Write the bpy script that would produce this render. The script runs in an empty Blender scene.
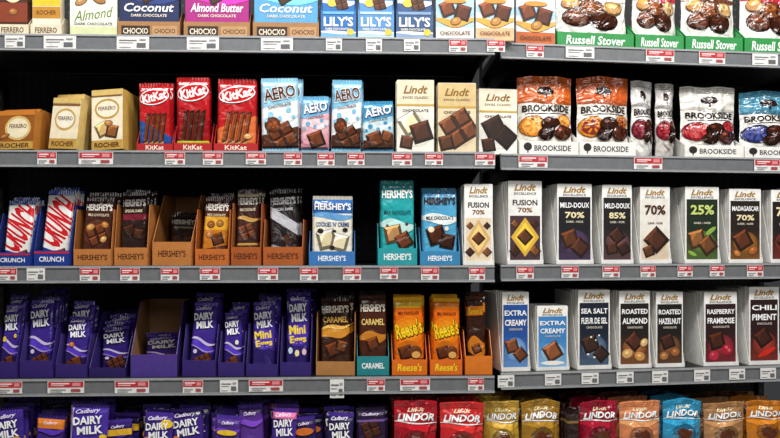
import bpy, bmesh, math, random
from mathutils import Vector, noise
random.seed(7)
SC=bpy.context.scene; C=SC.collection
SC.view_settings.view_transform='Standard'
D=2.2; F=880.0; ZC=1.1; HY=235.0
ZS=[ZC+.5025,ZC+.2125,ZC-.0775,ZC-.36,ZC-.625]
ROWN=['top','second','third','fourth','bottom']

# ---------------------------------------------------------------- materials
def lin(hx):
    hx=hx.lstrip('#'); o=[]
    for i in (0,2,4):
        c=int(hx[i:i+2],16)/255
        o.append(c/12.92 if c<=.04045 else ((c+.055)/1.055)**2.4)
    return o
def shade(hx,k):
    return ''.join('%02x'%max(0,min(255,int(int(hx[i:i+2],16)*k))) for i in (0,2,4))
def mixc(a,b,t):
    return ''.join('%02x'%int(int(a[i:i+2],16)*(1-t)+int(b[i:i+2],16)*t) for i in (0,2,4))
_m={}
def mat(hx,kind='card'):
    key=(hx,kind)
    if key in _m: return _m[key]
    m=bpy.data.materials.new('%s_%s'%(kind,hx)); m.use_nodes=True
    nt=m.node_tree; b=nt.nodes['Principled BSDF']
    tc=nt.nodes.new('ShaderNodeTexCoord'); nz=nt.nodes.new('ShaderNodeTexNoise')
    nt.links.new(tc.outputs['Object'],nz.inputs['Vector'])
    r=nt.nodes.new('ShaderNodeValToRGB'); c=lin(hx)
    r.color_ramp.elements[0].color=[x*.9 for x in c]+[1]; r.color_ramp.elements[1].color=[min(1,x*1.06) for x in c]+[1]
    r.color_ramp.elements[0].position=.3; r.color_ramp.elements[1].position=.7
    nt.links.new(nz.outputs['Fac'],r.inputs['Fac']); nt.links.new(r.outputs['Color'],b.inputs['Base Color'])
    bp=nt.nodes.new('ShaderNodeBump'); nt.links.new(nz.outputs['Fac'],bp.inputs['Height']); nt.links.new(bp.outputs['Normal'],b.inputs['Normal'])
    if kind in('foil','pouch'):
        nz.inputs['Scale'].default_value=22; nz.inputs['Detail'].default_value=2; nz.inputs['Distortion'].default_value=.8
        bp.inputs['Strength'].default_value=.55 if kind=='foil' else .8; bp.inputs['Distance'].default_value=.011 if kind=='foil' else .019
        b.inputs['Roughness'].default_value=.24 if kind=='foil' else .18
        b.inputs['Coat Weight'].default_value=.5; b.inputs['Coat Roughness'].default_value=.12; nt.links.new(bp.outputs['Normal'],b.inputs['Coat Normal'])
    elif kind=='metal':
        nz.inputs['Scale'].default_value=60; bp.inputs['Strength'].default_value=.03
        b.inputs['Roughness'].default_value=.45; b.inputs['Metallic'].default_value=.2
    else:
        nz.inputs['Scale'].default_value=55; bp.inputs['Strength'].default_value=.05; bp.inputs['Distance'].default_value=.002
        b.inputs['Roughness'].default_value=.45
    _m[key]=m; return m
def peg_mat():
    m=bpy.data.materials.new('perforated_panel'); m.use_nodes=True; nt=m.node_tree; b=nt.nodes['Principled BSDF']
    tc=nt.nodes.new('ShaderNodeTexCoord'); sx=nt.nodes.new('ShaderNodeSeparateXYZ'); nt.links.new(tc.outputs['Object'],sx.inputs[0])
    outs=[]
    for ax in ('X','Z'):
        mu=nt.nodes.new('ShaderNodeMath'); mu.operation='MULTIPLY'; mu.inputs[1].default_value=1/.024; nt.links.new(sx.outputs[ax],mu.inputs[0])
        fr=nt.nodes.new('ShaderNodeMath'); fr.operation='FRACT'; nt.links.new(mu.outputs[0],fr.inputs[0])
        su=nt.nodes.new('ShaderNodeMath'); su.operation='SUBTRACT'; su.inputs[1].default_value=.5; nt.links.new(fr.outputs[0],su.inputs[0])
        sq=nt.nodes.new('ShaderNodeMath'); sq.operation='POWER'; sq.inputs[1].default_value=2; nt.links.new(su.outputs[0],sq.inputs[0]); outs.append(sq)
    ad=nt.nodes.new('ShaderNodeMath'); ad.operation='ADD'; nt.links.new(outs[0].outputs[0],ad.inputs[0]); nt.links.new(outs[1].outputs[0],ad.inputs[1])
    lt=nt.nodes.new('ShaderNodeMath'); lt.operation='LESS_THAN'; lt.inputs[1].default_value=.03; nt.links.new(ad.outputs[0],lt.inputs[0])
    mx=nt.nodes.new('ShaderNodeMix'); mx.data_type='RGBA'; nt.links.new(lt.outputs[0],mx.inputs['Factor'])
    mx.inputs['A'].default_value=(.006,.006,.008,1); mx.inputs['B'].default_value=(.04,.04,.045,1)
    nt.links.new(mx.outputs['Result'],b.inputs['Base Color']); b.inputs['Roughness'].default_value=.6
    return m

# ---------------------------------------------------------------- mesh builder
class MB:
    def __init__(s): s.v=[];s.f=[];s.i=[];s.mats=[]
    def mi(s,m):
        if m not in s.mats: s.mats.append(m)
        return s.mats.index(m)
    def face(s,pts,m):
        n=len(s.v); s.v+= [tuple(p) for p in pts]; s.f.append(list(range(n,n+len(pts)))); s.i.append(s.mi(m))
    def box(s,x0,x1,y0,y1,z0,z1,m,front=None):
        p=[(x0,y0,z0),(x1,y0,z0),(x1,y1,z0),(x0,y1,z0),(x0,y0,z1),(x1,y0,z1),(x1,y1,z1),(x0,y1,z1)]
        n=len(s.v); s.v+=p; k=s.mi(m); kf=k if front is None else s.mi(front)
        for f,q in (((0,3,2,1),k),((4,5,6,7),k),((0,1,5,4),kf),((1,2,6,5),k),((2,3,7,6),k),((3,0,4,7),k)):
            s.f.append([n+a for a in f]); s.i.append(q)
    def prism(s,prof,x0,x1,m,m0=None,m1=None):     # profile in (y,z) extruded along x
        s.face([(x0,y,z) for y,z in prof],m0 or m); s.face([(x1,y,z) for y,z in reversed(prof)],m1 or m)
        for a in range(len(prof)):
            b=(a+1)%len(prof); (ya,za),(yb,zb)=prof[a],prof[b]
            s.face([(x0,ya,za),(x0,yb,zb),(x1,yb,zb),(x1,ya,za)],m)
    def slab(s,plan,z0,z1,m):
        s.face([(x,y,z1) for x,y in plan],m); s.face([(x,y,z0) for x,y in reversed(plan)],m)
        for a in range(len(plan)):
            (xa,ya),(xb,yb)=plan[a],plan[(a+1)%len(plan)]; s.face([(xa,ya,z0),(xb,yb,z0),(xb,yb,z1),(xa,ya,z1)],m)
    def grid(s,fn,xs,zs,m,flip=False):
        for a in range(len(xs)-1):
            for b in range(len(zs)-1):
                q=[(xs[a],zs[b]),(xs[a+1],zs[b]),(xs[a+1],zs[b+1]),(xs[a],zs[b+1])]
                if flip: q.reverse()
                s.face([(x,fn(x,z),z) for x,z in q],m)
    def warp(s,fn): s.v=[fn(*p) for p in s.v]
    def mesh(s,name):
        me=bpy.data.meshes.new(name); me.from_pydata(s.v,[],s.f)
        for m in s.mats: me.materials.append(m)
        me.polygons.foreach_set('material_index',s.i); me.update(); return me
    def build(s,name,parent=None):
        o=bpy.data.objects.new(name,s.mesh(name)); C.objects.link(o); o.parent=parent; return o

_tc={}
def text_geo(txt,sh,b):
    k=(txt,sh,b)
    if k in _tc: return _tc[k]
    cu=bpy.data.curves.new('t','FONT'); cu.body=txt; cu.resolution_u=2; cu.shear=sh; cu.offset=b
    ob=bpy.data.objects.new('t',cu); C.objects.link(ob)
    dg=bpy.context.evaluated_depsgraph_get(); dg.update()
    me=bpy.data.meshes.new_from_object(ob.evaluated_get(dg))
    vs=[(v.co.x,v.co.y) for v in me.vertices]; x0=min(v[0] for v in vs); x1=max(v[0] for v in vs); z0=min(v[1] for v in vs); z1=max(v[1] for v in vs)
    vs=[((x-(x0+x1)/2)/(x1-x0),(z-(z0+z1)/2)/(z1-z0)) for x,z in vs]
    r=[[vs[i] for i in p.vertices] for p in me.polygons]
    bpy.data.objects.remove(ob); bpy.data.curves.remove(cu); bpy.data.meshes.remove(me)
    _tc[k]=r; return r

# ---- printed art, in fractions of the pack's width and height
def T(s,x,z,w,h,c,rot=0,sh=0,b=.02): return ('t',s,x,z,w,h,c,rot,sh,b)
def R(x0,z0,x1,z1,c): return ('p',[(x0,z0),(x1,z0),(x1,z1),(x0,z1)],c)
def P(pts,c): return ('p',pts,c)
def E(x,z,rx,rz,c,rot=0): return ('e',x,z,rx,rz,c,rot)
def K(x,z,s,c,rot=20,nx=2,nz=2): return ('k',x,z,s,c,rot,nx,nz)
def GL(x,z,rx,rz,c0,c1,n=4): return [E(x,z,rx*(1-i/(n+.5)),rz*(1-i/(n+.5)),mixc(c0,c1,(i+1)/n)) for i in range(n)]
def NUT(x,z,s,c,rot=0): return [E(x,z,s,s*.36,shade(c,.6),rot),E(x,z+.004,s*.85,s*.29,c,rot),E(x-.02,z+.014,s*.35,s*.1,shade(c,1.35),rot)]
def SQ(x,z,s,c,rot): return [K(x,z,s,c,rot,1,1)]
def WAVE(z,a,t,c,ph=0,slope=0): # a curling ribbon right across the pack
    up=[(i/10,z+slope*i/10+a*math.sin(ph+i*.55)+t*math.sin(math.pi*(.12+i*.076))) for i in range(11)]
    dn=[(i/10,z+slope*i/10+a*math.sin(ph+i*.55)-t*math.sin(math.pi*(.12+i*.076))) for i in range(10,-1,-1)]
    out=[]
    for i in range(10): out.append(P([dn[10-i],dn[9-i],up[i+1],up[i]],c))
    return out
def polys_of(a,w,h):
    if a[0]=='p': yield [((x-.5)*w,z*h) for x,z in a[1]],a[2],0
    elif a[0]=='e':
        _,x,z,rx,rz,c,rot=a; r=math.radians(rot); o=[]
        for t in range(18):
            ex=rx*w*math.cos(t*math.pi/9); ez=rz*h*math.sin(t*math.pi/9); o.append(((x-.5)*w+ex*math.cos(r)-ez*math.sin(r),z*h+ex*math.sin(r)+ez*math.cos(r)))
        yield o,c,0
    elif a[0]=='t':
        _,s,x,z,tw,th,c,rot,sh,b=a; r=math.radians(rot)
        for p in text_geo(s,sh,b):
            yield [((x-.5)*w+px*tw*w*math.cos(r)-pz*th*h*math.sin(r), z*h+px*tw*w*math.sin(r)+pz*th*h*math.cos(r)) for px,pz in p],c,0
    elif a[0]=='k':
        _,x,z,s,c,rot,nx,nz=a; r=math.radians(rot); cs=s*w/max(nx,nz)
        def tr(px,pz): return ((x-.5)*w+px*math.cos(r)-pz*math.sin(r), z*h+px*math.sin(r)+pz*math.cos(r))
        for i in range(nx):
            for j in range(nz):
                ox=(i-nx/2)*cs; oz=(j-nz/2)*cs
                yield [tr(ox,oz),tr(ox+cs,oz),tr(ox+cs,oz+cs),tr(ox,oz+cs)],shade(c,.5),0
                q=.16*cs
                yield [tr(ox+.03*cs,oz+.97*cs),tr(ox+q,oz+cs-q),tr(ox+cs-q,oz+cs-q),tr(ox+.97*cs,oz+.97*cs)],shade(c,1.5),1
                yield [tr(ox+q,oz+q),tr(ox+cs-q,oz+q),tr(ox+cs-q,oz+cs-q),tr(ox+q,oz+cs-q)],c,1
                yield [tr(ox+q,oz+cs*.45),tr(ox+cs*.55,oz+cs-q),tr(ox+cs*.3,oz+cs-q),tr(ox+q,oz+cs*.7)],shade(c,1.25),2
def paint(mb,art,w,h,fn,kind,xs=None,zs=None,z0=0,z1=None):
    z1=h if z1 is None else z1; X=w/2-.0004
    for n,a in enumerate(art):
        for poly,col,sub in polys_of(a,w,h):
            e=.00010*(n+1)+sub*.00004+.00012; m=mat(col,kind)
            out=any(abs(x)>X or z<z0 or z>z1 for x,z in poly)
            if not out and not xs:
                mb.face([(x,fn(x,z)-e,z) for x,z in poly],m); continue
            bm=bmesh.new(); bm.faces.new([bm.verts.new((x,0,z)) for x,z in poly])
            cuts=[((-X,0,0),(-1,0,0),1),((X,0,0),(1,0,0),1),((0,0,z0),(0,0,-1),1),((0,0,z1),(0,0,1),1)]
            pxs=[p[0] for p in poly]; pzs=[p[1] for p in poly]
            cuts+=[((x,0,0),(1,0,0),0) for x in (xs or []) if min(pxs)<x<max(pxs)]+[((0,0,z),(0,0,1),0) for z in (zs or []) if min(pzs)<z<max(pzs)]
            for co,no,cl in cuts:
                g=bm.verts[:]+bm.edges[:]+bm.faces[:]
                if not g: break
                bmesh.ops.bisect_plane(bm,geom=g,dist=1e-7,plane_co=co,plane_no=no,clear_outer=bool(cl))
            for f in bm.faces: mb.face([(v.co.x,fn(v.co.x,v.co.z)-e,v.co.z) for v in f.verts],m)
            bm.free()

# ---------------------------------------------------------------- packs
def empty(name,label,cat,group=None):
    o=bpy.data.objects.new(name,None); C.objects.link(o); o.empty_display_size=.02
    o['label']=label; o['category']=cat
    if group: o['group']=group
    return o
def seal(w,d,z0,z1,m,up):
    mb=MB(); n=22; w2=w-.001
    for i in range(n):
        xa=-w2/2+w2*i/n; xb=-w2/2+w2*(i+1)/n; xm=(xa+xb)/2; t=.0016 if up else -.0016
        ya=d/2+(.0006 if i%2 else -.0006); yb=d/2-(.0006 if i%2 else -.0006)
        if up: mb.face([(xa,ya,z0),(xb,yb,z0),(xb,yb,z1-t),(xm,d/2,z1),(xa,ya,z1-t)],m)
        else: mb.face([(xa,ya,z1),(xa,ya,z0-t),(xm,d/2,z0),(xb,yb,z0-t),(xb,yb,z1)],m)
    return mb
def make_bar(root,st,w,h,d):
    sl=min(.010,h*.06)
    def pl(t,k): 
        a,b=k
        return 1 if t<=0 else 1-.64*t/a if t<a else .36*(1-(t-a)/(b-a)) if t<b else 0
    def fn(x,z): return d/2*max(pl(w/2-abs(x),(.0025,.006)),.92*pl(min(z-sl,h-sl-z),(.004,.011)))
    xs=[-w/2,-w/2+.0025,-w/2+.006,w/2-.006,w/2-.0025,w/2]; zs=[sl,sl+.004,sl+.011,h-sl-.011,h-sl-.004,h-sl]
    bm=mat(st['base'],'foil'); mb=MB()
    mb.grid(fn,xs,zs,bm); mb.grid(lambda x,z:d-fn(x,z),xs,zs,bm,True)
    paint(mb,st['art'],w,h,fn,'foil',xs[1:-1],zs[1:-1],sl,h-sl)
    mb.build('wrapper',root)
    sm=mat(st.get('seal',shade(st['base'],.8)),'foil')
    seal(w,d,h-sl,h,sm,True).build('end_seal',root); seal(w,d,0,sl,sm,False).build('end_seal',root)
def make_carton(root,st,w,h,d):
    mb=MB(); side=mat(st.get('side',st['base']),'card')
    mb.box(-w/2,w/2,0,d,0,h-.0012,side,mat(st['base'],'card'))
    paint(mb,st['art'],w,h-.0012,lambda x,z:0,'card'); mb.build('carton',root)
    f=MB(); f.prism([(.0004,h-.0012),(.0004,h-.0002),(.002,h),(d,h),(d,h-.0012)],-w/2+.0012,w/2-.0012,side); f.build('end_flap',root)
def make_pouch(root,st,w,h,d):
    B=d/2; so=random.uniform(0,50)
    def g(z):
        t=z/h; a=max(.03,min(1,(.9-t)/.5)) if t<.9 else .03
        return a**.62*(.66+.34*min(1,t/.2))
    def fn(x,z):
        u=min(1,abs(2*x/w)); return B-(B-.006)*(1-u**2.2)*g(z)-.0006
    def wp(x,y,z):
        t=max(0,min(1,z/h)); a=1-abs(2*x/w)**4*.6
        fold=noise.noise((x*30+so,z*17,so))*.0058+noise.noise((x*62,z*50+so,3.))*.0024+.0034*math.sin(x*150+so+z*25)*max(0,t-.5)+.002*math.sin(x*110-so+z*40)*max(0,.25-t)*4
        edge=noise.noise((so,z*26,math.copysign(7,x)))*.003*abs(2*x/w)
        return (x*(1-.03*math.sin(math.pi*t)**1.3-.01*t)+edge, max(0.0002,y+fold*a), z+t*(.006*noise.noise((x*16+so,1.5,so))-.004*abs(2*x/w)**2) if t>.05 else z)
    N=15; xs=[-w/2+w*i/N for i in range(N+1)]; zs=[h*.91*i/15 for i in range(16)]
    mb=MB(); bm=mat(st['base'],'pouch')
    mb.grid(fn,xs,zs,bm); mb.grid(lambda x,z:2*B-fn(x,z),xs,zs,bm,True)
    for a in range(N): mb.face([(xs[a],fn(xs[a],0),0),(xs[a],2*B-fn(xs[a],0),0),(xs[a+1],2*B-fn(xs[a+1],0),0),(xs[a+1],fn(xs[a+1],0),0)],bm)
    paint(mb,st['art'],w,h,fn,'pouch',xs[1:-1],zs[1:-1],.0,h*.908); mb.warp(wp); mb.build('pouch_body',root)
    s=MB(); sm=mat(st.get('seal',st['base']),'pouch'); sm2=mat(shade(st.get('seal',st['base']),.78),'pouch'); yb=B
    for i in range(N):
        xa,xb=xs[i],xs[i+1]; k0,k1=h*.905,h
        s.face([(xa,yb-.0014,k0),(xb,yb-.0014,k0),(xb,yb-.0014,k1),(xa,yb-.0014,k1)],sm); s.face([(xa,yb+.0014,k0),(xa,yb+.0014,k1),(xb,yb+.0014,k1),(xb,yb+.0014,k0)],sm)
        s.face([(xa,yb-.0014,k1),(xb,yb-.0014,k1),(xb,yb+.0014,k1),(xa,yb+.0014,k1)],sm)
        for j in range(3): s.face([(xa,yb-.0020,h*(.92+.025*j)),(xb,yb-.0020,h*(.92+.025*j)),(xb,yb-.0020,h*(.93+.025*j)),(xa,yb-.0020,h*(.93+.025*j))],sm2)
    s.warp(wp); s.build('top_seal',root)
MAKE={'bar':make_bar,'carton':make_carton,'pouch':make_pouch}
NAME={'bar':'chocolate_bar','carton':'chocolate_carton','pouch':'candy_pouch'}
CAT={'bar':'chocolate bar','carton':'chocolate box','pouch':'candy bag'}
DEF={'bar':.014,'carton':.013,'pouch':.05}

# ---------------------------------------------------------------- bays
class Bay:
    def __init__(s,pa,ya,pb,yb):
        xa=(pa-390)*(D+ya)/F; xb=(pb-390)*(D+yb)/F
        s.o=Vector((xa,ya)); s.a=math.atan2(yb-ya,xb-xa); s.e=Vector((math.cos(s.a),math.sin(s.a))); s.n=Vector((-math.sin(s.a),math.cos(s.a)))
    def pt(s,px,v):
        cam=Vector((0,-D)); d=Vector(((px-390)/F,1)); t=(v-(cam-s.o).dot(s.n))/d.dot(s.n); return cam+d*t,t
    def u(s,px,v=0): return (s.pt(px,v)[0]-s.o).dot(s.e)
BL=Bay(0,0,494,.055); BR=Bay(500,.10,780,.235)
def bay_of(px): return BL if px<497.5 else BR
ORD=['','second','third','fourth','fifth','sixth','seventh','eighth']
FRONTS=[[] for _ in range(5)]

def tray(ang,P0,w,z,h,dep,tr,desc,row):
    r=empty('display_tray',tr['n']+' cardboard display tray holding the '+desc,'display tray','display trays on the %s shelf'%ROWN[row])
    r.location=(P0.x,P0.y,z+.0002); r.rotation_euler=(0,0,ang)
    c=mat(tr['c']); ic=mat(tr.get('ic',tr['c'])); lip=tr['lip']*h; sd=tr['side']*h; y0=-.004; t=.0016; k=tr.get('k',.4)
    b=MB(); b.box(-w/2+t,w/2-t,y0+t,dep-t,0,.0016,ic); b.build('base',r)
    f=MB(); f.box(-w/2,w/2,y0,y0+t,0,lip,ic,c)
    art=tr.get('art')
    if art: paint(f,art,w,lip,lambda x,z:y0,'card')
    f.build('front_lip',r)
    for sgn in (-1,1):
        s=MB(); pr=[(y0+t,0),(y0+t,lip),(y0+k*dep,sd),(dep-t,sd),(dep-t,0)]
        xa,xb=(-w/2,-w/2+t) if sgn<0 else (w/2-t,w/2)
        s.prism(pr,xa,xb,c,c if sgn<0 else ic,ic if sgn<0 else c); s.build('side_panel',r)
    q=MB(); q.box(-w/2,w/2,dep-t,dep,0,sd,c,ic); q.build('back_panel',r)

def item(kind,x0,x1,yt,row,desc,st,n=2,v=.02,d=None,yaw=0,roll=0,tr=None,gap=.006,jit=.003,pw=None,back=0,lean=0,rj=0,sj=0,ox=0,ty=0):
    px=(x0+x1)/2; bay=bay_of(px); d=d or DEF[kind]
    if row==4: v=v-.05
    Pa,ta=bay.pt(x0,v); Pb,tb=bay.pt(x1,v); w=(Pb-Pa).length; P0=(Pa+Pb)/2; t=(ta+tb)/2
    if back and not tr: P0,t=bay.pt(px,v+back); w=w*t/((ta+tb)/2); back=0
    h=ZC-(yt-HY)*t/F-ZS[row]; z=ZS[row]
    ang=bay.a+math.radians(ty); E_=Vector((math.cos(ang),math.sin(ang))); N_=Vector((-math.sin(ang),math.cos(ang)))
    if ty: P0=P0+bay.n*(abs(math.sin(math.radians(ty)))*w/2)
    FRONTS[row].append((px,desc))
    yj=1.5
    if tr:
        hh=h if 'yt' not in tr else ZC-(tr['yt']-HY)*t/F-ZS[row]
        dep=max(tr.get('dep',.15),back+(n+1)*(d+gap)+.012+h*(1+sj)*math.sin(math.radians(lean))+.004)
        tray(ang,P0,w,z,hh,dep,tr,desc,row); w=w-(.007 if kind=='carton' else .010); z+=.002; h-=.002
        if kind=='carton': jit=.0005; yj=.4
    if pw: w=w*pw
    root=empty(NAME[kind],desc,CAT[kind],'%ss on the %s shelf'%(NAME[kind].replace('_',' '),ROWN[row]))
    MAKE[kind](root,st,w,h,d)
    lr=math.radians(lean)
    def pose(o,P,rl,yw,ln):
        o.location=(P.x,P.y,z+abs(math.sin(math.radians(rl)))*w/2+d*math.sin(ln)+.0004); o.rotation_euler=(-ln,math.radians(rl),ang+math.radians(yw))
    pose(root,P0+N_*back+E_*ox,roll,yaw,lr)
    for i in range(n):
        c=root.copy(); C.objects.link(c)
        pose(c,P0+N_*(back+(i+1)*(d+gap))+E_*(random.uniform(-jit,jit)),random.uniform(-rj,rj),random.uniform(-yj,yj)+yaw,lr)
        if sj: c.scale=(1,1,1+random.uniform(.15,1)*sj)
        c['label']='%s %s back, behind the %s'%(ORD[i+1],{'bar':'bar','carton':'box','pouch':'bag'}[kind],desc)
        for ch in root.children:
            e=ch.copy(); C.objects.link(e); e.parent=c

# ---------------------------------------------------------------- shelving
MS=mat('747679','metal'); ML=mat('a4a6a9','metal'); MD=mat('141416','metal'); MK=mat('3a3b3e','metal')
fl=MB(); fl.box(-3,3,-3.2,1.2,-.02,0,mat('b8b3aa')); f=fl.build('floor'); f['kind']='structure'
PEG=peg_mat()
for bay,pa,pb,side in ((BL,-70,494,'left'),(BR,500,850,'right')):
    ua=bay.u(pa); ub=bay.u(pb); sk=.0 if side=='left' else .062
    g=empty('shelving_frame','black perforated back panel and uprights of the %s shelving bay'%side,'shelving'); g.location=(bay.o.x,bay.o.y,0); g.rotation_euler=(0,0,bay.a)
    m=MB(); m.box(ua+.004+sk,ub-.004,.425,.44,.15,2.05,PEG); m.build('back_panel',g)
    for x in (ua+.014+sk,ub-.014):
        m=MB(); m.box(x-.01,x+.01,.405,.425,0,2.05,MD)
        for k in range(50): m.box(x-.003,x+.003,.4045,.405,.2+k*.035,.215+k*.035,MK)
        m.build('upright',g)
    m=MB(); m.box(ua,ub,-.02,0,0,ZS[4]-.075,MD); m.build('kick_plate',g)
    for r in range(5):
        s=empty('shelf','%s grey metal shelf of the %s shelving bay'%(ROWN[r],side),'shelf','metal shelves'); s.location=(bay.o.x,bay.o.y,ZS[r]); s.rotation_euler=(0,0,bay.a)
        v0=0 if r<4 else -.09
        m=MB(); m.slab([(ua-v0*.0,v0),(ub,v0),(ub,.402),(ua+sk,.402)],-.024,0,MD); m.build('deck',s)
        m=MB(); pr=[(v0-.004,0),(v0,0),(v0,-.043),(v0-.010,-.043),(v0-.011,-.038),(v0-.006,-.036),(v0-.006,-.006),(v0-.008,-.003)]
        m.prism(pr,ua,ub,MS); m.box(ua,ub,v0-.009,v0-.0062,-.005,-.0005,ML); m.box(ua,ub,v0-.0125,v0-.011,-.0425,-.0385,ML); m.build('price_channel',s)
        for x in (ua+.02+sk,ub-.02):
            m=MB(); m.prism([(.02,-.024),(.402,-.024),(.402,-.075),(.36,-.075)],x-.0015,x+.0015,MD); m.build('bracket',s)

# ---------------------------------------------------------------- the packs, shelf by shelf
W='f4f2ec'
def lip(c,n,t=None,tc='ffffff',lp=.2,side=.55,dep=.15,ic=None,tw=.7,th=.5,k=.4,sh=0,yt=None,art=None):
    d=dict(c=c,n=n,lip=lp,side=side,dep=dep,ic=ic or c,k=k)
    if art: d['art']=art
    elif t: d['art']=[T(t,.5,.5,tw,th,tc,sh=sh)]
    if yt is not None: d['yt']=yt
    return d
# top shelf (cut by the frame: the lower half of each pack shows)
item('carton',-3,29,-30,0,'dark brown and gold chocolate box, far left',dict(base='4a2a18',art=[R(0,.55,1,.8,'c79a3f'),R(0,.2,1,.5,'8a3b22'),E(.5,.62,.3,.12,'efe0b8')]+NUT(.5,.36,.16,'a86c38')),n=1,tr=lip('e8dcc0','cream','FERRERO','5a3a1a',.17,.3,.07))
item('carton',31,62,-30,0,'cream and gold chocolate box, far left',dict(base='efe6cf',art=[R(0,.45,1,.62,'e6c62e'),R(0,.26,1,.44,'c58a2c'),T('ROCHER',.5,.35,.7,.07,'5a2d12')]),n=1,tr=lip('e8dcc0','cream','FERRERO','5a3a1a',.17,.3,.07))
item('carton',70,117,-34,0,'pale green-white almond chocolate box',dict(base='eceede',art=[R(0,.0,1,.14,'d9dfae'),T('Almond',.5,.32,.86,.15,'5a7d2a',rot=8,sh=.45,b=.0),T('DARK CHOCOLATE',.5,.18,.8,.04,'444444')]+NUT(.24,.5,.15,'b98a55',30)+NUT(.62,.52,.15,'a87542',-20)+[R(0,.6,1,1,'e2d25a')]),n=1)
def chx(x0,x1,desc,base,txt):
    item('carton',x0,x1,-36,0,desc,dict(base=base,art=WAVE(.52,.03,.05,shade(base,1.5),1)+[T(txt,.5,.40,.84,.12,'ffffff',sh=.2),T('DARK CHOCOLATE',.5,.29,.6,.04,'f2e6d0'),E(.5,.68,.4,.14,shade(base,1.4)),K(.5,.66,.4,'4a2614',30)]),n=1,
      tr=lip('a87a4c','brown kraft',None,lp=.21,side=.4,dep=.1,art=[R(.06,.06,.52,.72,'3a2417'),T('CHOCXO',.29,.38,.40,.38,'f4e8d0'),R(.56,.06,.96,.72,'c29668'),T('CHOCXO',.76,.38,.34,.30,'4a2c18')]))
chx(118,180,'navy blue chocolate box in a kraft tray','1c2a58','Coconut')
chx(184,250,'magenta chocolate box in a kraft tray','a82080','Almond Butter')
chx(253,319,'sky blue chocolate box in a kraft tray','58a4d6','Coconut')
for x0,x1,b,l,nm in ((321,356,'2670b8','6fb4e4','bright blue'),(358,394,'5a94cc','b4d6ee','pale blue'),(396,433,'3a5a88','86a4c8','slate blue')):
    item('carton',x0,x1,-40,0,nm+' chocolate box behind white lettering',dict(base=b,art=[R(0,.5,1,.56,'f2e6c8')]+WAVE(.46,.02,.05,'f4f2ea',.7)+[E(.3,.45,.14,.05,'ecc84a'),E(.5,.75,.35,.12,l),K(.6,.44,.36,'5a2f18',15)]),n=1,
      tr=lip(b,nm,None,lp=.36,side=.6,dep=.1,art=[R(.0,.0,1,.2,l)]+WAVE(.22,.02,.06,'f2eee2',.8)+[R(.06,.86,.94,.95,l),E(.84,.24,.1,.12,'ecc84a'),T("LILY'S",.5,.60,.84,.34,'ffffff',b=.03),T('DARK CHOCOLATE',.46,.34,.66,.08,'f6f0dc')]))
for x0,x1,b,c2,nm in ((436,474,'b4d8ec','f3efe6','pale blue'),(476,514,'f2ece0','e9b98c','peach and white'),(516,555,'dde5ea','c8652f','orange and white')):
    item('carton',x0,x1,-38,0,nm+' box with caramel chocolates pictured',dict(base=b,art=[R(0,.0,1,.16,c2),R(0,.58,1,.9,c2)]+WAVE(.38,.03,.10,'a9d2ea',1)+WAVE(.24,.03,.05,'e2a94a',2)+SQ(.30,.40,.38,'7a3f1e',20)+SQ(.7,.35,.4,'5a2c14',-15)+NUT(.52,.24,.15,'c08548',20)+[E(.5,.5,.3,.03,'d9953f'),T('CHOCOLATE',.5,.09,.8,.05,'6a4a30')]),n=1)
GR='2c9048'
def rs(x0,x1,desc,c1,c2,txt='Russell Stover'):
    art=[R(0,.6,1,1,c2)]+WAVE(.6,.02,.05,c1,.6)+[E(.5,.75,.46,.11,c1)]
    for x,z,s,c in ((.28,.36,.21,'5a2d18'),(.64,.33,.22,'3c1c10'),(.45,.47,.19,'75401f'),(.78,.48,.16,'c89a62'),(.2,.53,.14,'c08548')):
        art+=[E(x,z,s,s*.55,shade(c,.5)),E(x,z+.01,s*.92,s*.46,c),E(x-.02,z+.035,s*.6,s*.2,shade(c,1.4))]
    item('pouch',x0,x1,-38,0,desc,dict(base=W,seal=c2,art=art),n=0,d=.07,tr=lip(GR,'green',txt,'ffffff',.17,.32,.13,tw=.78,th=.6,sh=.15))
rs(557,633,'white and green bag of chocolates','f6f4ee','3a9a56'); rs(635,683,'white and red bag of chocolates','c8283a','f3ece6'); rs(685,742,'white and brown bag of chocolates','6a3a24','efe9df'); rs(744,806,'teal and red bag of chocolates','b82a3a','6ab7c8')

# second shelf
GO='c39a48'
item('carton',-6,35,111,1,'low brown-orange box with gold medallion, far left',dict(base='96561e',side='b8742a',art=[R(0,.0,1,.2,GO),E(.55,.55,.36,.32,'d9b96c'),E(.55,.55,.30,.26,'efe2c0'),T('FERRERO',.55,.6,.48,.11,'6a3a16'),T('ROCHER',.5,.1,.8,.12,'4a2410'),R(0,.88,1,1,'c87a2a')]+NUT(.2,.34,.15,'a86c38',20)),n=3,d=.03,lean=7,jit=.006,sj=.10,yaw=-14)
item('carton',46,78,99,1,'cream box with small gold oval',dict(base='f0e4c4',side='d8b870',art=[R(0,.0,1,.2,GO),E(.5,.58,.38,.22,'c9a456'),E(.5,.58,.32,.175,'f6f0dc'),T('FERRERO',.5,.6,.54,.08,'6a3a16'),T('ROCHER',.5,.1,.8,.1,'5a2d12'),R(0,.85,1,.89,'8a5a2a'),R(0,.9,1,1,'dcbc70')]),n=3,d=.032,lean=6,jit=.004,sj=.22,yaw=-17,roll=3,rj=2)
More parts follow.
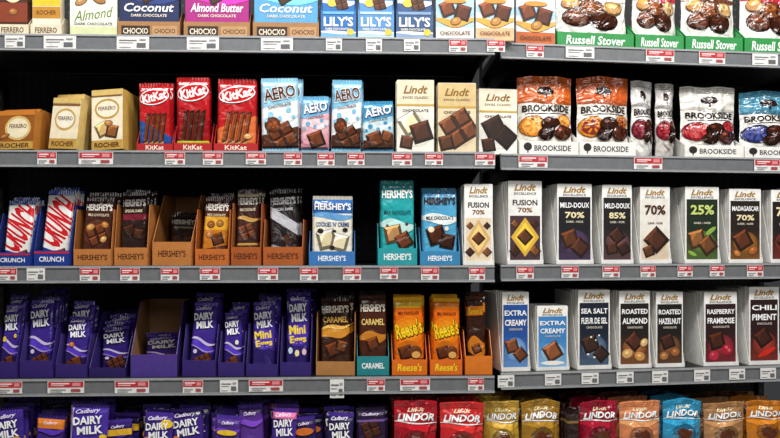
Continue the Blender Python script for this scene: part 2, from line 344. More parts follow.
item('carton',90,124,90,1,'tall cream and gold box beside red wrappers',dict(base='f2e6ca',side='d2ab52',art=[R(0,.0,1,.16,GO),E(.5,.68,.40,.17,'c49a45'),E(.5,.68,.34,.135,'f6eed6'),T('FERRERO',.5,.69,.56,.065,'6a3a16')]+SQ(.36,.34,.42,'d8b274',25)+SQ(.66,.3,.38,'8a5426',-12)+NUT(.55,.44,.14,'b98048')+[T('ROCHER',.5,.08,.8,.08,'5a2d12'),R(0,.9,1,1,'dcbc70'),R(0,.89,1,.91,'8a5a2a')]),n=3,d=.032,yaw=-13,jit=.003,lean=4,roll=-2,rj=1.5)
RD='bb1a1f'
def kk(x0,x1,yt,desc,art,n=2,base=RD,roll=0):
    a=art+[E(.5,.79,.48,.12,'ffffff',10),E(.5,.79,.45,.105,'cf1519',10),T('KitKat',.5,.79,.8,.13,'ffffff',rot=14,sh=.1,b=.04)]
    item('bar',x0,x1,yt,1,desc,dict(base=base,seal='a8181a',art=a),n=n,roll=roll,pw=.97,tr=lip('b41c20','red','KitKat','f2e9d8',.11,.4,.11,tw=.5,th=.6),rj=1,sj=.05)
def fing(c,z0=.1):
    o=[]
    for i in range(4):
        x=.12+.17*i; o+=[P([(x,z0),(x+.15,z0+.03),(x+.27,z0+.46),(x+.12,z0+.43)],shade(c,.6)),P([(x+.02,z0+.03),(x+.11,z0+.05),(x+.23,z0+.42),(x+.14,z0+.41)],c),P([(x+.02,z0+.03),(x+.04,z0+.035),(x+.16,z0+.41),(x+.14,z0+.41)],shade(c,1.4))]
        o+=[P([(x+.005,z0-.03),(x+.15,z0),(x+.15,z0+.03),(x,z0)],'e0b070')]
    return o
kk(137,173,83,'red wafer bar wrapper with blue lower corner',[P([(0,0),(1,0),(1,.2),(0,.46)],'24519c')]+fing('6a3519'),roll=-.8)
kk(174,212,77,'red wafer bar wrapper with dark brown fingers',[P([(0,.0),(1,.0),(1,.42),(0,.62)],'9a0f17')]+fing('4a2212')+[R(0,.09,1,.13,'c8c832')])
kk(214,258,80,'red wafer bar wrapper with orange-brown fingers',[P([(0,.0),(1,.0),(1,.5),(0,.3)],'e0723a')]+fing('8a4420')+NUT(.8,.2,.12,'e0a468'),roll=1)
def aero(x0,x1,yt,desc,base,top,low,tc,pic,n=2,roll=0):
    a=[P([(0,.58),(1,.70),(1,1),(0,1)],top)]+WAVE(.46,.05,.10,mixc(base,'ffffff',.5),.3,.1)+[P([(0,.0),(1,.0),(1,.34),(0,.22)],low)]+pic
    a+=[E(.25,.5,.08,.04,top),E(.74,.56,.07,.035,top),E(.5,.45,.06,.03,top),E(.87,.47,.05,.025,top),E(.12,.42,.05,.025,top)]
    if tc!='ffffff': a+=[T('AERO',.5,.79,.9,.19,'ffffff',rot=10,b=.06),T('AERO',.5,.79,.86,.17,tc,rot=10,b=.025)]
    else: a+=[T('AERO',.52,.785,.9,.18,'16357c',rot=10,b=.05),T('AERO',.5,.79,.86,.17,'ffffff',rot=10,b=.025)]
    a.append(T('CHOCOLATE',.5,.62,.62,.04,'3a2417',rot=10))
    item('bar',x0,x1,yt,1,desc,dict(base=base,seal=top,art=a),n=n,jit=.005,rj=2,roll=roll,sj=.03)
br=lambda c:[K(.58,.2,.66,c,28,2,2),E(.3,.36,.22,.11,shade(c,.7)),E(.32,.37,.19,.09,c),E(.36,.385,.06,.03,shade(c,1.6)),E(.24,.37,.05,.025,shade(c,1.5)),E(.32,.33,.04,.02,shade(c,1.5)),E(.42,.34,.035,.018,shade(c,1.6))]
aero(262,299,78,'tall white and pale blue bubbly chocolate bar','e4eef3','93cbe6','5a3220','5a2f18',br('6a371c'),roll=-1)
aero(301,329,96,'short blue and pink chocolate bar','e8b4bd','6fb0da','dc98a8','ffffff',SQ(.55,.22,.56,'6a371c',20))
aero(331,361,80,'tall white and blue bar right of pink','eef2f3','7fc0e2','4a2a1c','5a2f18',br('5a2e18'),roll=1)
aero(363,394,101,'short teal blue chocolate bar','b8dcea','4292bc','55301f','ffffff',SQ(.4,.24,.5,'6a371c',20)+SQ(.76,.3,.34,'7a4424',-20),roll=-1)
def ls(x0,x1,yt,desc,base,top,art,n=2):
    a=[R(0,.66,1,1,top),T('Lindt',.5,.87,.66,.115,'8a6420',sh=.3,b=.03),T('SWISS CLASSIC',.5,.76,.7,.035,'5a4424'),P([(0,.64),(1,.64),(1,.67),(0,.67)],'c8a24c')]+GL(.5,.34,.52,.26,base,shade(base,.84),3)+art+[T('CHOCOLATE',.5,.58,.7,.04,'4a3018')]
    item('carton',x0,x1,yt,1,desc,dict(base=base,side='ece6d6',art=a),n=n,jit=.002)
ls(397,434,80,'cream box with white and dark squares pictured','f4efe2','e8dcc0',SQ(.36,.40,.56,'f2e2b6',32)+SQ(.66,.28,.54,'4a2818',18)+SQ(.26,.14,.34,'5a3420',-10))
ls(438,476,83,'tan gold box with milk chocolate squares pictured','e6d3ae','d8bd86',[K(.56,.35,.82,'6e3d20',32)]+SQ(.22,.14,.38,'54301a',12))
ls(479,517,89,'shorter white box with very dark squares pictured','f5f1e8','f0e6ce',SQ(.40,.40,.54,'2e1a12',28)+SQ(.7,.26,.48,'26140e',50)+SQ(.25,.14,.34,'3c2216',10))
def bs(x0,x1,yt,desc,top,base,fruit,f2,yaw=0,tr=True,d=.07,n=0,tc='2a1c18',ts=.68):
    a=[R(0,ts,1,1,top)]+WAVE(ts-.01,.012,.03,shade(top,.78),.4)+[T('BROOKSIDE',.5,.585,.88,.09,tc,b=.035),R(.1,.515,.9,.525,tc),E(.5,.82,.15,.05,'2a1c18'),E(.42,.8,.08,.035,'2a1c18'),E(.58,.8,.08,.035,'2a1c18'),R(.48,.72,.52,.8,'2a1c18')]
    def fr(x,z,s,c,c2):
        o=[E(x,z,s,s*.55,shade(c,.6)),E(x,z,s*.93,s*.5,c),E(x,z,s*.76,s*.4,c2)]
        for i in range(6): o.append(E(x+s*.4*math.cos(i*1.05),z+s*.22*math.sin(i*1.05),s*.2,s*.06,c,i*60))
        return o
    def ball(x,z,s,c): return [E(x,z,s,s*.55,shade(c,.55)),E(x,z+.01,s*.88,s*.46,c),E(x-s*.3,z+s*.25,s*.28,s*.1,shade(c,2.1))]
    a+=fr(.25,.36,.25,fruit,f2)+fr(.84,.43,.15,fruit,f2)+ball(.56,.38,.19,'3a1c12')+ball(.78,.28,.18,'54291a')+ball(.46,.26,.15,'2c140c')+ball(.92,.3,.1,'3a1c12')
    item('pouch',x0,x1,yt,1,desc,dict(base=base,seal=top,art=a),n=n,d=d,yaw=yaw,
      tr=lip('f0eee8','white',None,lp=.17,side=.3,dep=.15,art=[T('BROOKSIDE',.56,.5,.62,.42,'2a2320'),E(.14,.6,.07,.3,'2a2320'),R(.13,.15,.15,.5,'2a2320')]) if tr else None)
bs(519,578,75,'orange-topped fruit chocolate bag, left of two','da6624','f3efe6','e88a28','f6b65a')
bs(579,635,75,'orange-topped fruit chocolate bag, right of two','d05e26','efe9df','d98a2c','8a2f2a')
bs(637,660,79,'narrow silver-white bag turned sideways beside orange-topped bags','d2d0cd','e4e2de','6a2030','9a3040',yaw=10,tr=False)
bs(662,682,81,'narrow white bag with dark red fruit, turned sideways','c9c3bf','dcd6d0','8a1c2c','b83a40',yaw=10,tr=False)
bs(684,743,85,'white fruit chocolate bag with red pomegranate','ece7df','f4f1ea','98182a','c43c3a')
bs(744,803,90,'blue-topped fruit chocolate bag, far right','4488a4','eceae4','28306a','4a5498')

# third shelf
def crunch(x0,x1,yt,desc,roll=0,n=3,ox=0):
    a=[P([(0,.0),(1,.0),(1,.10),(0,.22)],'1a3890'),P([(0,.92),(1,.97),(1,1),(0,1)],'1a3890'),T('CRUNCH',.51,.57,1.72,.50,'d2202a',rot=56,b=.045)]+SQ(.78,.13,.36,'6a3519',20)+[E(.45,.12,.12,.04,'8a5228')]
    item('bar',x0,x1,yt,2,desc,dict(base='f4f2ee',seal='27479f',art=a),n=n,roll=roll,ox=ox,pw=.84,back=.012,lean=9,rj=1.5,sj=.08,jit=.003,ty=-6,tr=lip('1d3a90','royal blue',None,lp=.2,side=.8,dep=.13,k=.3,ic='16296a',art=[R(.0,.8,1,.92,'d2202a'),T('CRUNCH',.5,.42,.7,.34,'ffffff')]))
crunch(-6,31,200,'white, red and blue crisped bar, leftmost',roll=1)
crunch(33,70,190,'white, red and blue crisped bar leaning right',roll=2.4,ox=-.003)
TAN='bd783c'
def hb(x0,x1,yt,desc,base,tc,art,tr,sub='MILK CHOCOLATE',sc='e8d8b8',n=4,roll=0,seal=None,row=2,back=.010,pw=.85,v=.02,tz=.84,lean=9,sj=.10,ox=0,rj=1.2,jit=.004,ty=-5):
    a=art+[T("HERSHEY'S",.5,tz,.92,.10,tc,b=.035)]+([T(sub,.5,tz-.115,.72,.04,sc)] if sub else [])
    st=dict(base=base,art=a)
    if seal: st['seal']=seal
    item('bar',x0,x1,yt,row,desc,st,n=n,roll=roll,tr=tr,back=back,pw=pw,v=v,lean=lean,rj=rj,sj=sj,ox=ox,jit=jit,ty=ty)
def ht(nm='tan orange',c=TAN,t="HERSHEY'S",tc='4a1f10',lp=.24,side=.82,**k): return lip(c,nm,t,tc,lp,side,.15,tw=.78,th=.34,ic=k.get('ic','a0622e'),k=k.get('k',.14))
hb(73,112,197,'dark brown bar with almonds on the wrapper','46241a','f4efe6',GL(.5,.45,.5,.2,'46241a','7a4426',3)+[K(.5,.42,.66,'6a371d',25)]+NUT(.25,.54,.15,'c98d4e',20)+NUT(.75,.58,.14,'c07e3e',-25)+NUT(.74,.36,.13,'d8a460',40),ht(),roll=1.8)
hb(114,148,191,'near-black bar with silver lettering in tan tray','2a1a17','d8d4d0',[R(0,.6,1,.68,'7a2030')]+SQ(.36,.45,.48,'3a1f15',20)+SQ(.68,.4,.42,'4a2a1a',-12),ht('tan brown',lp=.24),sub='SPECIAL DARK',roll=-1.6,sj=.05)
hb(152,192,214,'low dark bar sunk in a half-empty tray','2e1c18','cfc8c0',[K(.5,.4,.7,'3c2116',20)],lip(TAN,'half-empty tan','HERSHEY\'S','4a1f10',.32,.98,.2,ic='8a5628',tw=.7,th=.28,yt=192,k=.5),back=.1,n=1,lean=3,sj=.12,roll=1.5)
hb(195,229,197,'brown bar with yellow almond band','52281a','f6f0e4',[R(0,.5,1,.7,'e2a52c'),P([(0,.2),(1,.28),(1,.5),(0,.5)],'c4761f')]+SQ(.6,.36,.48,'5c2f18',20)+NUT(.3,.58,.16,'8a5426',15)+NUT(.66,.6,.15,'a06a34',-10)+NUT(.26,.42,.13,'b87a40',50),ht('orange',c='c46a2a',ic='a85a22'),roll=2)
hb(231,261,189,'tall brown bar with cream top stripe','3e2018','f4eee2',[R(0,.9,1,1,'d9c7a8')]+WAVE(.6,.02,.03,'c89a4c',.5)+[K(.5,.42,.7,'6a391f',20),R(0,.24,1,.27,'c89a4c')],ht('brown orange',c='a85624'),sj=.05,roll=-1)
hb(263,303,189,'dark bar with silver diagonal leaning in its tray','241a1c','e8e6e6',[P([(0,.62),(1,.36),(1,.52),(0,.78)],'b9bac0'),P([(0,.1),(1,.0),(1,.14),(0,.26)],'8a8c92')]+SQ(.64,.3,.44,'3a2018',30),ht('dark orange',c='b05c26',side=.6),roll=-3.2,pw=.78,sub='SPECIAL DARK',sc='cfcfd4',ox=.003,sj=.06)
hb(309,355,196,'blue and cream cookie bar in blue tray','f0ead8','ffffff',[R(0,.74,1,1,'2764ac')]+WAVE(.7,.02,.05,'6aa6da',.6)+[T("COOKIES 'N' CREME",.5,.58,.84,.07,'27508e')]+SQ(.36,.36,.46,'e8d9ac',15)+SQ(.68,.32,.42,'efe2bc',-14)+[E(.2,.48,.08,.04,'2e2220'),E(.82,.5,.07,.03,'2e2220'),E(.55,.48,.05,.02,'2e2220'),E(.5,.24,.07,.03,'2e2220')],lip('3676b8','blue',"HERSHEY'S",'ffffff',.2,.5,.13,tw=.6,th=.4),sub=None,n=1,lean=1,pw=.95,back=0.004,sj=0,jit=.001,rj=.4,roll=.6,ty=0)
hb(378,417,181,'tall aqua bar with brown crumb picture','28a6aa','ffffff',[R(0,.88,1,1,'1f8f96')]+[E(.1+.2*i,.93,.03,.012,'e8f4f0') for i in range(5)]+WAVE(.46,.03,.07,'bfe6e0',.4)+SQ(.38,.36,.52,'b98a5a',12)+SQ(.7,.28,.46,'6a3b22',30)+[E(.2,.46,.04,.02,'6a3b22'),E(.78,.48,.05,.02,'6a3b22'),T('MILK CHOCOLATE',.5,.62,.8,.05,'0c4a55')],lip('249aa0','aqua',"HERSHEY'S",'ffffff',.2,.5,.13,tw=.7,th=.4),sub=None,pw=.95,lean=2,back=.004,n=3,sj=.03,jit=.001,rj=.4,ty=0)
hb(420,460,189,'light blue bar with dark dotted top','52a6d0','3b2018',[R(0,.9,1,1,'2c6c9a')]+[E(.1+.2*i,.95,.035,.014,'3b2018') for i in range(5)]+WAVE(.6,.02,.07,'e8f1f2',.6)+[T('MILK CHOCOLATE',.5,.61,.8,.05,'3b2018')]+SQ(.4,.38,.52,'4c2819',18)+SQ(.72,.3,.42,'3c2015',-10)+[E(.25,.46,.09,.04,'efe2c4'),E(.7,.47,.06,.03,'efe2c4')],lip('3584b4','light blue',"HERSHEY'S",'ffffff',.18,.5,.13,tw=.6,th=.4),sub=None,pw=.95,lean=2,back=.004,n=3,sj=.03,jit=.001,rj=.4,ty=0)
WT=lambda nm='white',s=.97:lip('efeeea',nm,None,lp=.05,side=s,dep=.17,k=.3)
def lx(x0,x1,yt,row,desc,panel,title,pct,glow,ch,n=4,pt='f0e2b4',pic=None,roll=0,sub='DARK - NOIR'):
    dk=panel<'b'
    a=[T('Lindt',.5,.93,.66,.08,'a47c2c',sh=.3,b=.035),T('EXCELLENCE',.5,.865,.66,.028,'333333'),R(.04,.03,.96,.84,panel)]
    for i in range(6): a.append(R(.04,.03,.96,.42-.06*i,mixc(panel,glow,.08*(i+1))))
    a+=GL(.5,.27,.38,.15,mixc(panel,glow,.45),mixc(panel,glow,.9),4)+(pic or SQ(.5,.28,.5,ch,45))
    tcol='ffffff' if dk else '4a2a18'
    if title: a+=[T(title,.5,.735,.84,.068,tcol,b=.025),T(pct,.5,.61,.56 if len(pct)<5 else .82,.08,pt,b=.03)]
    else: a+=[T(pct,.5,.70,.70,.13,pt,b=.03)]
    a.append(T(sub,.5,.525,.5,.028,'d8d0c0' if dk else '6a4a30'))
    item('carton',x0,x1,yt,row,desc,dict(base='f5f4f0',side='e2e0da',art=a),n=n,roll=roll,tr=WT(),jit=.001)
def lf(x0,x1,yt,row,desc,c1,c2,t2,n=4):
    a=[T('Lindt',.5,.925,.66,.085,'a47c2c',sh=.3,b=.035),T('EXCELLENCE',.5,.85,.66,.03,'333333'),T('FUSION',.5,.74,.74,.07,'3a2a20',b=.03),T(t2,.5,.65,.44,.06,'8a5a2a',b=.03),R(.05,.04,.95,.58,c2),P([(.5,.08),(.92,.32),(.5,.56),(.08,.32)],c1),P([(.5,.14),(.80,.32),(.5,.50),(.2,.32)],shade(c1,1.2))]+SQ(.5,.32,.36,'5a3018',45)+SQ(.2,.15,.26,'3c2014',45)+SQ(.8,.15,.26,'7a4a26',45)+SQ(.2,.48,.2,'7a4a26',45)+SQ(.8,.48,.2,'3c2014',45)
    item('carton',x0,x1,yt,row,desc,dict(base='f6f5f1',side='e2e0da',art=a),n=n,tr=WT(),jit=.001)
lf(463,494,184,2,'white box with tan diamond, beside light blue bar','d8b070','e6d4b4','70%')
lf(507,543,181,2,'white box with yellow diamond on dark panel','e0b23c','4a3038','70%')
lx(556,593,184,2,'white box, black panel with purple glow','17151a','MILD-DOUX','70%','6a4a80','4a2818',pic=SQ(.36,.31,.46,'5a3018',20)+SQ(.66,.2,.44,'4a2618',50))
lx(601,633,185,2,'white box, black panel with pink-brown glow','1a1718','MILD-DOUX','85%','8a5a5a','2e1a14',pic=SQ(.5,.35,.44,'3e2218',40)+SQ(.32,.19,.38,'4a2a1c',10)+SQ(.72,.18,.36,'341c14',30))
lx(639,671,187,2,'plain white box with large brown square pictured','ebe6dc',None,'70%','c8a474','4a2818',pt='4a2a18',pic=SQ(.54,.3,.64,'4a2818',45)+SQ(.28,.15,.34,'5a341e',20))
lx(684,720,187,2,'white box, dark green panel with green glow','1c2a1a',None,'25%','7a9a42','8a5a30',pt='c8d87a',pic=SQ(.34,.31,.48,'8a5a30',15)+SQ(.66,.23,.46,'6a4222',38)+[E(.75,.42,.18,.03,'8ab04a',35),E(.2,.12,.14,.025,'8ab04a',-25)])
lx(728,762,189,2,'white box, dark panel with orange glow','241a16','MADAGASCAR','70%','d0842c','5a2f1a',pic=SQ(.42,.3,.52,'5a2f1a',30)+NUT(.74,.16,.17,'a8622c',30)+NUT(.24,.12,.13,'b8743c',-30))
lx(770,804,190,2,'white box, dark panel with red glow, far right','1e1616',None,'78%','b83a2c','3c2016')

# fourth shelf
PU='3d2888'
def cd(x0,x1,yt,row,desc,extra=[],base=PU,n=4,tr=None,roll=0,t2=None,back=0,jit=.004,pw=None,v=.02,lean=0,rj=0,gap=.006,sj=.16,ox=0,ty=0,plain=False):
    a=[P([(0,.0),(1,.0),(1,.3),(0,.42)],shade(base,.72))]
    if not t2: a+=WAVE(.4,.04,.06,shade(base,1.45),.2,-.06)+WAVE(.47,.035,.022,'cdbfe6',.5,-.05)+WAVE(.36,.03,.012,'a48fd0',1.1,-.05)
    if plain: a+=WAVE(.74,.03,.04,shade(base,1.5),.9,.05)+extra+[T('Cadbury',.5,.88,.5,.06,'e8dcf4',rot=4,sh=.3)]
    else: a+=extra+[T('Cadbury',.45,.91,.66,.07,'e8dcf4',rot=6,sh=.3),T('DAIRY',.46,.80,.8,.10,'ffffff',rot=6,b=.035),T('MILK',.54,.68,.7,.10,'ffffff',rot=6,b=.035)]
    if t2: a+=[E(.5,.46,.46,.14,shade(base,1.3)),T(t2[0],.47,.53,.74,.115,'f6d63a',rot=6,b=.035),T(t2[1],.53,.40,.74,.115,'f6d63a',rot=6,b=.035)]
    item('bar',x0,x1,yt,row,desc,dict(base=base,seal='4c3298',art=a),n=n,tr=tr,roll=roll,back=back,jit=jit,pw=pw,v=v,lean=lean,rj=rj,gap=gap,sj=sj,ox=ox,ty=ty)
PT=lambda nm='purple',lp=.22,side=.70,yt=None:lip('35236f',nm,None,lp=lp,side=side,dep=.14,ic='4a3a86',k=.2,yt=yt)
def ck(i=0): return [SQ(.62,.2,.48,'5c2e18',20)[0],SQ(.28,.14,.38,'4a2413',-14)[0]] if i%2==0 else [K(.58,.18,.66,'5c2e18',24,3,2),E(.22,.3,.08,.03,'d8c8e8')]
G=dict(pw=.83,back=.010,lean=11,rj=1.6,ty=-6)
cd(-9,17,306,3,'purple bar with yellow spots, leftmost',ck()+[E(.2,.5,.1,.04,'e8c02e'),E(.8,.55,.08,.03,'e8c02e')],tr=PT('deep purple'),roll=1,**G)
cd(19,53,301,3,'tall purple bar with brown squares, second from left',ck(1),tr=PT(),roll=-2.2,**G)
cd(55,87,318,3,'short purple bar, third from left',ck()+NUT(.3,.5,.12,'d87a3a'),tr=PT('low purple'),roll=2.4,sj=.28,**G)
cd(89,126,330,3,'low purple bar beside the kraft-lined tray',ck(1),base='332074',n=4,pw=.84,rj=1.5,back=.05,lean=9,sj=.34,roll=-1.5,ty=-4,tr=lip('2c1c5e','dark purple',None,lp=.12,side=.8,dep=.18,ic='3a2a76',yt=300,k=.5))
cd(131,177,341,3,'purple bar lying low in kraft-lined tray',ck(),n=2,back=.09,pw=.84,roll=2,lean=6,sj=.12,tr=lip('4a3488','kraft-lined purple',None,lp=.3,side=.98,dep=.2,ic='9a7048',yt=303,k=.5))
cd(182,216,304,3,'purple bar right of the kraft-lined tray',ck(1),tr=PT(),roll=1.8,**G)
cd(218,244,314,3,'short purple bar among taller purple bars',ck()+[E(.75,.5,.1,.04,'f0e6d8')],tr=PT('small purple'),roll=-1.5,sj=.26,**G)
cd(246,278,303,3,'purple bar with yellow lettering, left of two',[],t2=('Mini','Eggs'),tr=PT(lp=.16),roll=-1.2,**G)
cd(280,311,293,3,'taller purple bar with yellow lettering',[E(.82,.26,.1,.04,'f0c8d8'),E(.2,.27,.1,.04,'c8e0f0'),E(.5,.24,.1,.04,'f0e0a8')],t2=('Mini','Eggs'),tr=PT('tall purple',lp=.16),roll=1,pw=.84,back=.01,lean=8,rj=1.2,sj=.05,ty=-6)
hb(316,355,299,'brown and gold caramel bar in tan tray','3a1e14','f4ead8',WAVE(.5,.03,.09,'cf8a2a',.2,.08)+WAVE(.56,.03,.025,'f2c05a',.4,.08)+[T('CARAMEL',.5,.7,.84,.08,'f2c05a')]+SQ(.4,.3,.46,'5c2e16',20)+SQ(.7,.34,.38,'6a3a1c',-16),ht('tan',c='b07a44',t=None,lp=.18,ic='9a6a3c'),sub=None,row=3,roll=-1.5)
hb(357,389,296,'brown caramel bar in a teal tray','4a2416','f4ead8',WAVE(.44,.03,.07,'c47a26',.3,.05)+[T('CARAMEL',.5,.66,.86,.08,'f6d27a')]+SQ(.5,.38,.46,'6a351a',20),lip('228288','teal','CARAMEL','ffffff',.24,.5,.14,tw=.7,th=.3,ic='1a5a60'),sub=None,row=3,pw=.95,back=.004,lean=3,sj=.05,jit=.001,rj=.5,ty=0)
def rz(x0,x1,yt,desc,band,roll=0):
    a=[R(0,.86,1,1,band)]+GL(.5,.56,.5,.2,'e66c10','f6a01e',3)+[P([(0,.0),(1,.0),(1,.2),(0,.12)],'5c2c14'),E(.5,.3,.42,.13,'c86a14')]+SQ(.38,.27,.46,'5a2c14',15)+[E(.72,.27,.22,.09,'4a2210'),E(.72,.285,.2,.07,'6a361a'),E(.74,.24,.15,.045,'e0a85a'),T("Reese's",.5,.58,.98,.23,'5a1f10',rot=14,sh=.15,b=.06),T("Reese's",.49,.585,.94,.21,'f6cf1e',rot=14,sh=.15,b=.03),T('MILK CHOCOLATE',.5,.79,.7,.04,'5a2010')]
    item('bar',x0,x1,yt,3,desc,dict(base='e66c10',seal='f0b21e',art=a),n=3,roll=roll,pw=.94,lean=3,back=.004,sj=.05,tr=lip('dc6a16','orange',"Reese's",'f6d21e',.2,.5,.14,tw=.7,th=.5,sh=.15),rj=1)
rz(392,427,298,'orange peanut butter bar with yellow top','f0c22a',-.8); rz(430,462,299,'orange peanut butter bar with plain top','ee861c',1)
item('bar',465,492,297,3,'dark brown bar with ochre lower picture',dict(base='33190f',seal='4a2a1a',art=[R(0,.74,1,.86,'e07a1c')]+WAVE(.32,.03,.14,'c8741e',.3)+SQ(.5,.3,.5,'6a371c',20)+[T("Reese's",.5,.8,.8,.08,'f6cf1e',sh=.15)]),n=4,roll=-2.2,pw=.76,back=.01,lean=6,rj=1.2,sj=.08,tr=lip('d8741e','ochre orange',None,lp=.24,side=.55,dep=.14,ic='a85a1c',k=.3))
def lm(x0,x1,yt,desc,panel,t1,t2,glow,ch,pic=None,tc='ffffff'): lx(x0,x1,yt,3,desc,panel,t1,t2,glow,ch,pt=tc,sub='CHOCOLATE',pic=pic)
lm(501,530,292,'white box with royal blue panel, left of two','1f4f9c','EXTRA','CREAMY','9fc8ea','7a4526',SQ(.36,.31,.48,'7a4526',15)+SQ(.68,.2,.44,'6a3a1e',40))
lm(536,569,306,'shorter white box with sky blue panel','3f85c4','EXTRA','CREAMY','d4e6f2','8a5230',SQ(.5,.28,.54,'8a5230',30)+[E(.5,.1,.38,.035,'f4f2ea')])
lm(577,611,290,'white box with navy panel and salt pictured','141d2e','SEA SALT','FLEUR DE SEL','7a98b8','2a1812',SQ(.38,.31,.5,'3a2218',20)+SQ(.72,.18,.4,'34201a',45)+[E(.4,.4,.03,.012,'f4f6f8'),E(.55,.36,.025,.01,'f4f6f8'),E(.65,.42,.03,.012,'f4f6f8'),E(.3,.18,.04,.012,'f4f6f8'),E(.5,.14,.04,.012,'f4f6f8')])
lm(618,651,291,'white box with black panel and pale nuts','1c1715','ROASTED','ALMOND','d87a3a','3a1e14',SQ(.5,.34,.48,'4a2618',45)+NUT(.26,.18,.2,'d8a468',20)+NUT(.66,.14,.2,'c89050',-20)+NUT(.8,.32,.15,'e0b478',50))
lm(655,684,292,'white box with black panel and brown nuts','191514','ROASTED','HAZELNUT','9a6238','2e1812',SQ(.42,.33,.48,'3e2016',20)+NUT(.7,.19,.19,'9a6034',0)+NUT(.28,.14,.18,'a87040',0))
lm(703,738,292,'white box with dark red berry panel','2c1218','RASPBERRY','FRAMBOISE','b8323c','34180f',SQ(.38,.33,.46,'44200f',15)+[E(.7,.21,.17,.08,'a01c30'),E(.67,.24,.05,.022,'e05a6a'),E(.75,.2,.05,.022,'e05a6a'),E(.28,.13,.15,.07,'b82840'),E(.25,.15,.04,.02,'e05a6a')])
lm(748,780,287,'white box with dark red panel, far right','2a1214','CHILI','PIMENT','c0402e','301510',SQ(.46,.34,.5,'401c14',35)+[E(.58,.15,.32,.035,'d02a1c',25)])

# bottom shelf: small wrapped bars in loose leaning rows, a second jumble standing behind them
B5=[(-10,26,413,-5,0),(28,59,418,6,1),(64,105,407,3,0),(106,136,422,-6,1),(137,169,415,5,0),(171,207,411,-4,0),(208,236,418,6,1),(238,266,407,-3,1),(267,294,411,4,0),(295,321,419,-6,1),(323,352,415,4,0)]
BD=['purple bar, leftmost on the bottom shelf','purple bar with orange patch, bottom shelf','bright purple bar with pale edge, bottom shelf','low dark purple bar, bottom shelf','mid purple bar with yellow patch, bottom shelf','purple bar with white dot, bottom shelf','narrow violet bar, bottom shelf','violet-pink bar, bottom shelf','purple bar with pink patch, bottom shelf','dim purple bar, bottom shelf','dim blue-purple bar, bottom shelf']
BC=['3a2580','41287f','4b339f','30206a','3f2784','40297f','51318a','5c3590','492d90','322058','2b2256']
ex={1:[R(0,.80,1,.94,'e0802c')],4:[E(.78,.84,.22,.06,'f0c82e'),E(.2,.6,.2,.05,'e8922e')],5:[E(.85,.93,.07,.025,'ffffff'),E(.15,.6,.1,.03,'e8802e')],8:[R(0,.86,1,.97,'e070a8')],2:[R(0,.0,.06,1,'c8b8e8'),E(.9,.6,.1,.03,'f0c82e')],3:[R(0,.74,1,.84,'e4b030')],9:[E(.5,.76,.4,.06,'d8742c')],0:[E(.8,.6,.14,.04,'e4b030')],6:[E(.5,.74,.4,.04,'f0c82e')],10:[E(.8,.58,.18,.05,'e4a02e')]}
for i,((x0,x1,yt,rl,pl),ds,b) in enumerate(zip(B5,BD,BC)): cd(x0,x1,yt,4,ds,ck(i)+ex.get(i,[]),base=b,n=3,jit=.006,roll=rl*.8,rj=4,v=.025+.02*(i%2),pw=.9,lean=7,gap=.013,sj=.08,plain=bool(pl))
B6=[(2,36,400,'orange-striped purple bar'),(46,78,402,'plain deep purple bar'),(84,118,400,'yellow-dotted purple bar'),(122,150,403,'small lilac bar'),(156,186,401,'gold-striped purple bar'),(190,222,402,'pink-dotted purple bar'),(226,254,400,'pale violet bar'),(258,284,402,'orange-dotted violet bar'),(288,314,403,'indigo bar'),(318,346,402,'yellow-striped indigo bar')]
B6C=['3c2580','33206e','472c8c','6a4aa0','3a2478','44288a','6a4498','54308a','2e2468','30246a']
B6X=[[R(0,.84,1,.93,'e0802c')],[],[E(.25,.86,.14,.04,'f0c82e'),E(.7,.92,.12,.03,'f0c82e')],[],[R(0,.80,1,.87,'d8a83a')],[E(.75,.88,.16,.04,'e078b0')],[],[E(.3,.84,.16,.04,'e0802c')],[],[R(0,.84,1,.9,'f0c82e')]]
for i,((x0,x1,yt,ds),b) in enumerate(zip(B6,B6C)): cd(x0,x1,yt,4,ds+' in the rear jumble, bottom shelf',ck(i)+B6X[i],base=b,n=1,jit=.004,roll=(-1)**i*(2+i%3),rj=4,v=.225+.01*(i%2),pw=.94,lean=5,gap=.012,sj=.05,plain=i%2==0)
item('bar',356,390,409,4,'blackish violet bar beside the red bags',dict(base='2a1a3c',art=[T('Cadbury',.5,.9,.6,.05,'d8c8e8',sh=.3),K(.5,.7,.6,'4a2618',20),R(0,.8,1,.83,'7a5aa0')]),n=4,v=.04,roll=-2,rj=2,pw=.86,lean=4,gap=.01)
LB=[(393,437,403,'crimson truffle bag, left of two red bags','ac1826'),(440,484,405,'scarlet truffle bag, right of two red bags','cf2c2c'),(487,523,402,'gold truffle bag beside scarlet bag','bd9638'),(525,564,403,'dark gold truffle bag','9c7426'),(583,622,403,'maroon truffle bag right of thin dark bar','96152c'),(624,665,403,'peach orange truffle bag','d88858'),(667,706,402,'turquoise blue truffle bag','2f8fb8'),(709,750,404,'tan brown truffle bag','aa7c50'),(752,791,403,'amber truffle bag, far right','c4761f')]
for i,(x0,x1,yt,ds,b) in enumerate(LB):
    a=WAVE(.68,.03,.05,shade(b,1.3),.4+i*.3)+[T('Lindt',.5,.885,.4,.05,'f6e8bc',sh=.3,b=.03),T('LINDOR',.51,.79,.88,.095,shade(b,.5),sh=.25,b=.05),T('LINDOR',.5,.795,.86,.09,'ffffff',sh=.25,b=.035)]+WAVE(.73,.015,.008,'ffffff',1.2)+[E(.5,.5,.3,.14,shade(b,.7)),E(.5,.5,.2,.09,'5a2c18')]
    item('pouch',x0,x1,yt,4,ds,dict(base=b,seal=shade(b,1.1),art=a),n=2,d=.06,gap=.012,roll=random.uniform(-1.2,1.2),rj=1.5)
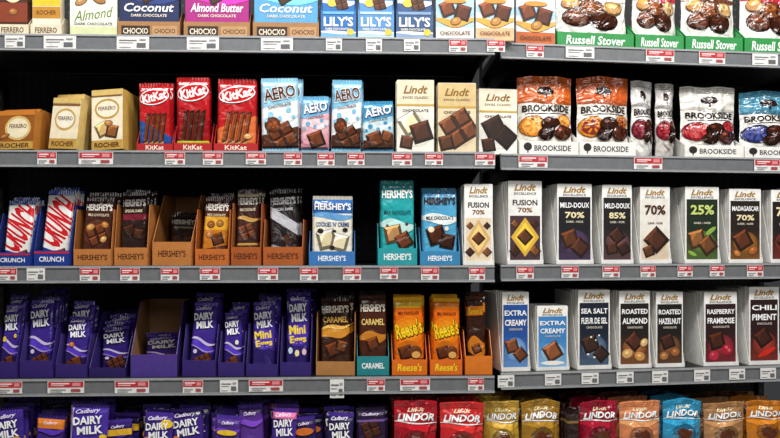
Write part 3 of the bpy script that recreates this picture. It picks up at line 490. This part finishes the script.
item('bar',567,580,411,4,'thin dark bar between gold and maroon bags',dict(base='2a1a18',art=[R(0,.8,1,.84,'8a6a3a')]),n=2)

# ---------------------------------------------------------------- price tags
TAGS=[[(15,20,'w'),(60,32,'w'),(133,32,'w'),(203,32,'w'),(277,32,'w'),(334,16,'w'),(374,16,'w'),(412,16,'w'),(458,18,'r'),(496,18,'r'),(535,18,'r'),(580,30,'w'),(660,30,'r'),(712,28,'r'),(765,28,'w')],
[(47,19,'r'),(96,34,'r'),(175,20,'r'),(213,20,'r'),(256,20,'r'),(293,18,'r'),(326,17,'r'),(356,17,'r'),(402,20,'r'),(434,18,'r'),(485,20,'r'),(533,30,'r'),(648,30,'r'),(767,28,'r')],
[(8,18,'r'),(36,18,'w'),(90,20,'r'),(130,19,'r'),(170,18,'r'),(210,20,'r'),(268,20,'r'),(309,18,'r'),(352,18,'r'),(389,18,'r'),(430,18,'r'),(477,16,'r'),(525,18,'r'),(570,18,'r'),(611,18,'r'),(648,16,'r'),(685,16,'r'),(717,16,'r'),(755,18,'r')],
[(10,24,'r'),(66,36,'r'),(132,34,'r'),(193,20,'r'),(229,18,'w'),(266,34,'r'),(337,14,'v'),(376,18,'r'),(415,30,'r'),(476,16,'r'),(506,17,'w'),(553,17,'w'),(590,18,'w'),(625,18,'w'),(660,17,'w'),(702,17,'w'),(737,17,'w'),(768,17,'w')]]
for r,row in enumerate(TAGS):
    tl=[]
    for px,wp,k in row:
        near=min(FRONTS[r],key=lambda q:abs(q[0]-px))[1]; tl.append((px,wp,k,near))
    for px,wp,k,near in tl:
        same=[t[0] for t in tl if t[3]==near]; pre=''
        if len(same)>1: pre='left-hand ' if px==min(same) else 'right-hand ' if px==max(same) else 'middle '
        bay=bay_of(px); P0,t=bay.pt(px,-.0095); w=wp*t/F; h=random.uniform(.029,.032) if k!='v' else .047
        m=MB(); m.box(-w/2,w/2,-.001,0,-h,0,mat('e6e5e2'))
        art=[]
        if k=='r':
            art+=[R(.02,.5,.98,.98,'bb2c36'),R(.1,.62,.46,.68,'ecd0d0'),R(.1,.76,.6,.86,'f0e0e0'),R(.68,.6,.9,.88,'d88a8e')]
            art+=[R(.08,.1,.4,.16,'8c8c90'),R(.08,.26,.5,.34,'9a9a9e'),R(.64,.12,.9,.36,'a8484e')]
        else: art+=[R(.08,.12,.44,.18,'8c8c90'),R(.08,.66,.62,.74,'6a6a6e'),R(.08,.48,.5,.54,'98989c'),R(.62,.14,.9,.5,'66676b'),R(.7,.7,.9,.82,'98989c')]
        n0=len(m.v); paint(m,art,w,h,lambda x,z:-.0012,'card')
        for i in range(n0,len(m.v)): x,y,z=m.v[i]; m.v[i]=(x,y-.0003,z-h)
        o=m.build('price_tag'); o['category']='price tag'; o['group']='price tags on the %s shelf edge'%ROWN[r]
        o['label']=pre+{'r':'red and white','w':'white','v':'tall white'}[k]+' price tag under the '+near
        o.location=(P0.x,P0.y,ZS[r]-.0055); o.rotation_euler=(0,0,bay.a+math.radians(random.uniform(-1,1)))

# ---------------------------------------------------------------- light and camera
def area(loc,tgt,sx,sy,e,col=(1,.98,.95)):
    l=bpy.data.lights.new('l','AREA'); l.shape='RECTANGLE'; l.size=sx; l.size_y=sy; l.energy=e; l.color=col
    o=bpy.data.objects.new('ceiling_or_fill_lamp',l); C.objects.link(o); o.location=loc
    o.rotation_euler=(Vector(tgt)-Vector(loc)).to_track_quat('-Z','Y').to_euler()
area((0.45,-1.15,2.9),(0.4,.1,1.1),4.0,.3,100)
area((0.8,-3.2,2.7),(0.4,.1,1.0),3.4,1.0,26)  # added front fill from behind the camera, not a store fixture
w=bpy.data.worlds.new('store_light'); SC.world=w; w.use_nodes=True
w.node_tree.nodes['Background'].inputs['Color'].default_value=(.9,.95,1,1); w.node_tree.nodes['Background'].inputs['Strength'].default_value=.045
cam=bpy.data.cameras.new('camera'); cam.sensor_width=36; cam.lens=36*F/780; cam.shift_y=(HY-219)/780
co=bpy.data.objects.new('camera',cam); C.objects.link(co); co.location=(0,-D,ZC); co.rotation_euler=(math.pi/2,0,0); SC.camera=co
